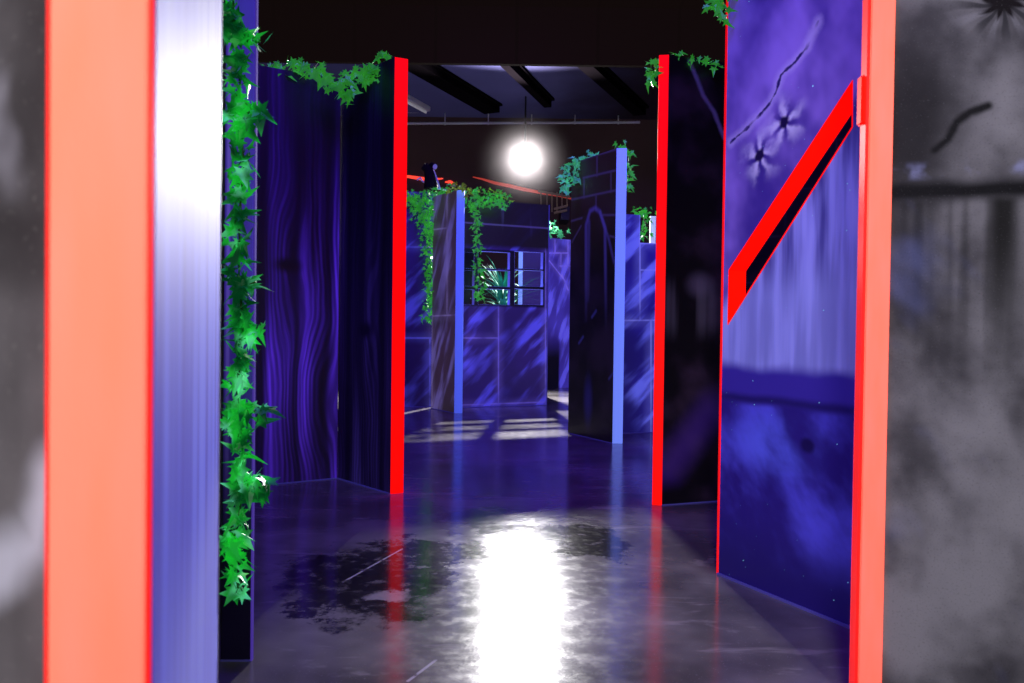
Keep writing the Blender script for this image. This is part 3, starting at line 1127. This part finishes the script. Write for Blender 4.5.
# haze around the lamp, lens glow added as a scattering volume
HZ = bpy.data.materials.new('thin haze')
HZ.use_nodes = True
nt = HZ.node_tree
nt.nodes.clear()
out = nt.nodes.new('ShaderNodeOutputMaterial')
vs = nt.nodes.new('ShaderNodeVolumeScatter')
vs.inputs['Color'].default_value = (.95, .88, .9, 1)
S.nt = nt
_u, _y, _v = coords()
_r = m('SQRT', _u * _u + _y * _y + _v * _v)
_f = m('SUBTRACT', .92, _r, clamp=True)
put(vs.inputs['Density'], _f * (_f * .02 + .008))
vs.inputs['Anisotropy'].default_value = .3
nt.links.new(vs.outputs[0], out.inputs['Volume'])
bm = bmesh.new()
bmesh.ops.create_icosphere(bm, subdivisions=3, radius=.92)
hz_o = link('bloom', bm, HZ, mw=Matrix.Translation((lp.x, lp.y - .1, lp.z - .05)))
hz_o['kind'] = 'stuff'
hz_o['label'] = 'thin haze volume added for the lens glow around the floodlight at the back'
hz_o['category'] = 'bloom'

# ------------------------------------------------------------------ red light strips on the back wall
REDL = mat('red led strip', color=(.6, .05, .03), rough=.4, emis=1.3, ecol=(1, .06, .03))
REDW = mat('dim red led strip', color=(.6, .05, .03), rough=.4, emis=.3, ecol=(1, .1, .05))
for lab, pts, mt_ in (
        ('short curved red light strip on the back wall beside the red post', ((396, 177), (408, 176.5), (424, 179), (432, 179.5), (443, 178.5)), REDL),
        ('small red light strip on the back wall above the pale blue post', ((445, 175 + 7), (450, 182), (457, 184.5)), REDL),
        ('long red light strip sloping down behind the floodlight', ((473, 177), (482, 179), (495, 183), (510, 186), (522, 189), (540, 192.5), (560, 196), (585, 202)), REDW)):
    P = [at(x, y, RY1 - .022) for x, y in pts]
    bm = bmesh.new()
    bm_tube(bm, P, lambda t_: .028 * math.sin(math.pi * min(max(t_, .06), .94)) + .004, 6)
    o = link('light_strip', bm, mt_)
    o['label'] = lab; o['category'] = 'light strip'; o['group'] = 'red light strips on the back wall'

# slatted railing and small sign board far right of the lamp
rr = empty('railing', 'dim slatted railing on the back wall below the red strip', 'railing', (at(548, 205, 13.6).x, 13.6, at(548, 212, 13.6).z))
ro = Vector(rr.location)
DIMP = mat('dim tan timber', color=(.16, .11, .06), rough=.7, emis=.12)
for x in (541, 547, 552, 557, 562, 567):
    bm = bmesh.new(); bm_cyl(bm, at(x, 192, 13.6) - ro, at(x, 212, 13.6) - ro, .012, seg=6)
    link('baluster', bm, DIMP, rr)
bm = bmesh.new(); bm_cyl(bm, at(538, 191, 13.6) - ro, at(570, 197, 13.6) - ro, .02, seg=8)
link('handrail', bm, DIMP, rr)
rr = empty('wall_bracket', 'small tilted tan bracket of two slats on the back wall above the ivy bunch', 'bracket', at(560, 212, 13.3))
ro = Vector(rr.location)
for (a, b) in (((554, 209), (567, 206)), ((554, 213), (567, 210))):
    bm = bmesh.new(); bm_cyl(bm, at(*a, 13.3) - ro, at(*b, 13.3) - ro, .02, seg=6)
    link('slat', bm, DIMP, rr)
bm = bmesh.new(); bm_box(bm, (.02, .05, -.12), (.16, .7, .1)); link('bracket_arm', bm, BACK, rr)

# spotlight prop standing on the stone partitions
LYp = L1.y + .03
def q(x, y, dy=0): return at(x, y, LYp + dy)
base = q(433, 190)
rt = empty('stage_light', 'dark stage light leaning on a white bent arm atop the deep blue partition', 'stage light', base)
bo = Vector(base)
bm = bmesh.new()
bm_tube(bm, [q(425, 187) - bo, q(432, 188) - bo, q(440, 189) - bo, q(448, 190.5) - bo], .012, 6)
link('base_plate', bm, PALE, rt)
bm = bmesh.new()
bm_tube(bm, [q(432.5, 168.5) - bo, q(435, 174) - bo, q(437.5, 181) - bo, q(440, 189) - bo], .011, 6)
link('arm', bm, PALE, rt)
DK = mat('dark brown housing', color=(.012, .009, .008), rough=.8, spec=.1)
bm = bmesh.new()
bm_tube(bm, [q(431, 188.5) - bo, q(430.5, 181) - bo, q(429.5, 174) - bo, q(428, 169) - bo, q(425, 165) - bo],
        lambda t_: .085 - .045 * t_, 10)
bm_tube(bm, [q(428, 170) - bo, q(423, 166.5) - bo], lambda t_: .04, 10)
link('housing', bm, DK, rt)
bm = bmesh.new(); bm_cyl(bm, q(431, 164.5, .0) - bo, q(434.5, 166.5, -.03) - bo, .03, .036, 14)
link('lamp_head', bm, DK, rt)
bm = bmesh.new(); bm_cyl(bm, q(434.5, 166.5, -.031) - bo, q(435.1, 166.8, -.04) - bo, .03, .03, 14)
link('lens_ring', bm, PALE, rt)
bm = bmesh.new()
bm_tube(bm, [q(417, 180) - bo, q(420.5, 177.5) - bo, q(422, 181) - bo], .012, 6)
bm_tube(bm, [q(422, 181) - bo, q(428, 184) - bo], .012, 6)
link('clamp_knob', bm, PALE, rt)

# ------------------------------------------------------------------ lights
V = (.13, .035, 1.)
def black(x, y, z, p, tgt, s=1.2, c=V):
    return light('blacklight', 'AREA', (x, y, z), p, c, s, target=tgt, size_y=.3)
black(-.3, 1.6, 3.7, 38, (-.2, 5, 0))
black(.3, 4.6, 3.7, 34, (.2, 9.3, .4))
black(-.2, 7.0, 3.7, 34, (-.2, 9.8, .4))
black(1.9, 5.6, 3.7, 40, (1.3, 7.4, .6))
black(-1.0, 3.0, 3.6, 28, (-1.6, 4.9, .6))
black(2.6, 4.6, 3.6, 12, (2.6, 8, 4.2))
light('ivy_fill', 'SPOT', (.6, .3, 2.2), 45, (.75, 1, .9), .3, target=(B0.x + .03, B0.y, 1.1), angle=.75, blend=.6)  # added cool spot that brightens the long ivy strand, no fixture there
# white work light from behind the camera on both close partitions
light('work_light', 'SPOT', (.15, -1.3, 1.9), 190, (1, .93, .9), .25, target=(-1.0, .6, .9), angle=.95, blend=.5)
light('work_light', 'SPOT', (-.1, -1.2, 2.1), 330, (1, .96, .95), .25, target=(1.75, 1.9, .9), angle=.9, blend=.5)

wd = bpy.data.worlds.new('world')
SC.world = wd
wd.use_nodes = True
wd.node_tree.nodes['Background'].inputs[0].default_value = (.02, .012, .05, 1)
wd.node_tree.nodes['Background'].inputs[1].default_value = .3
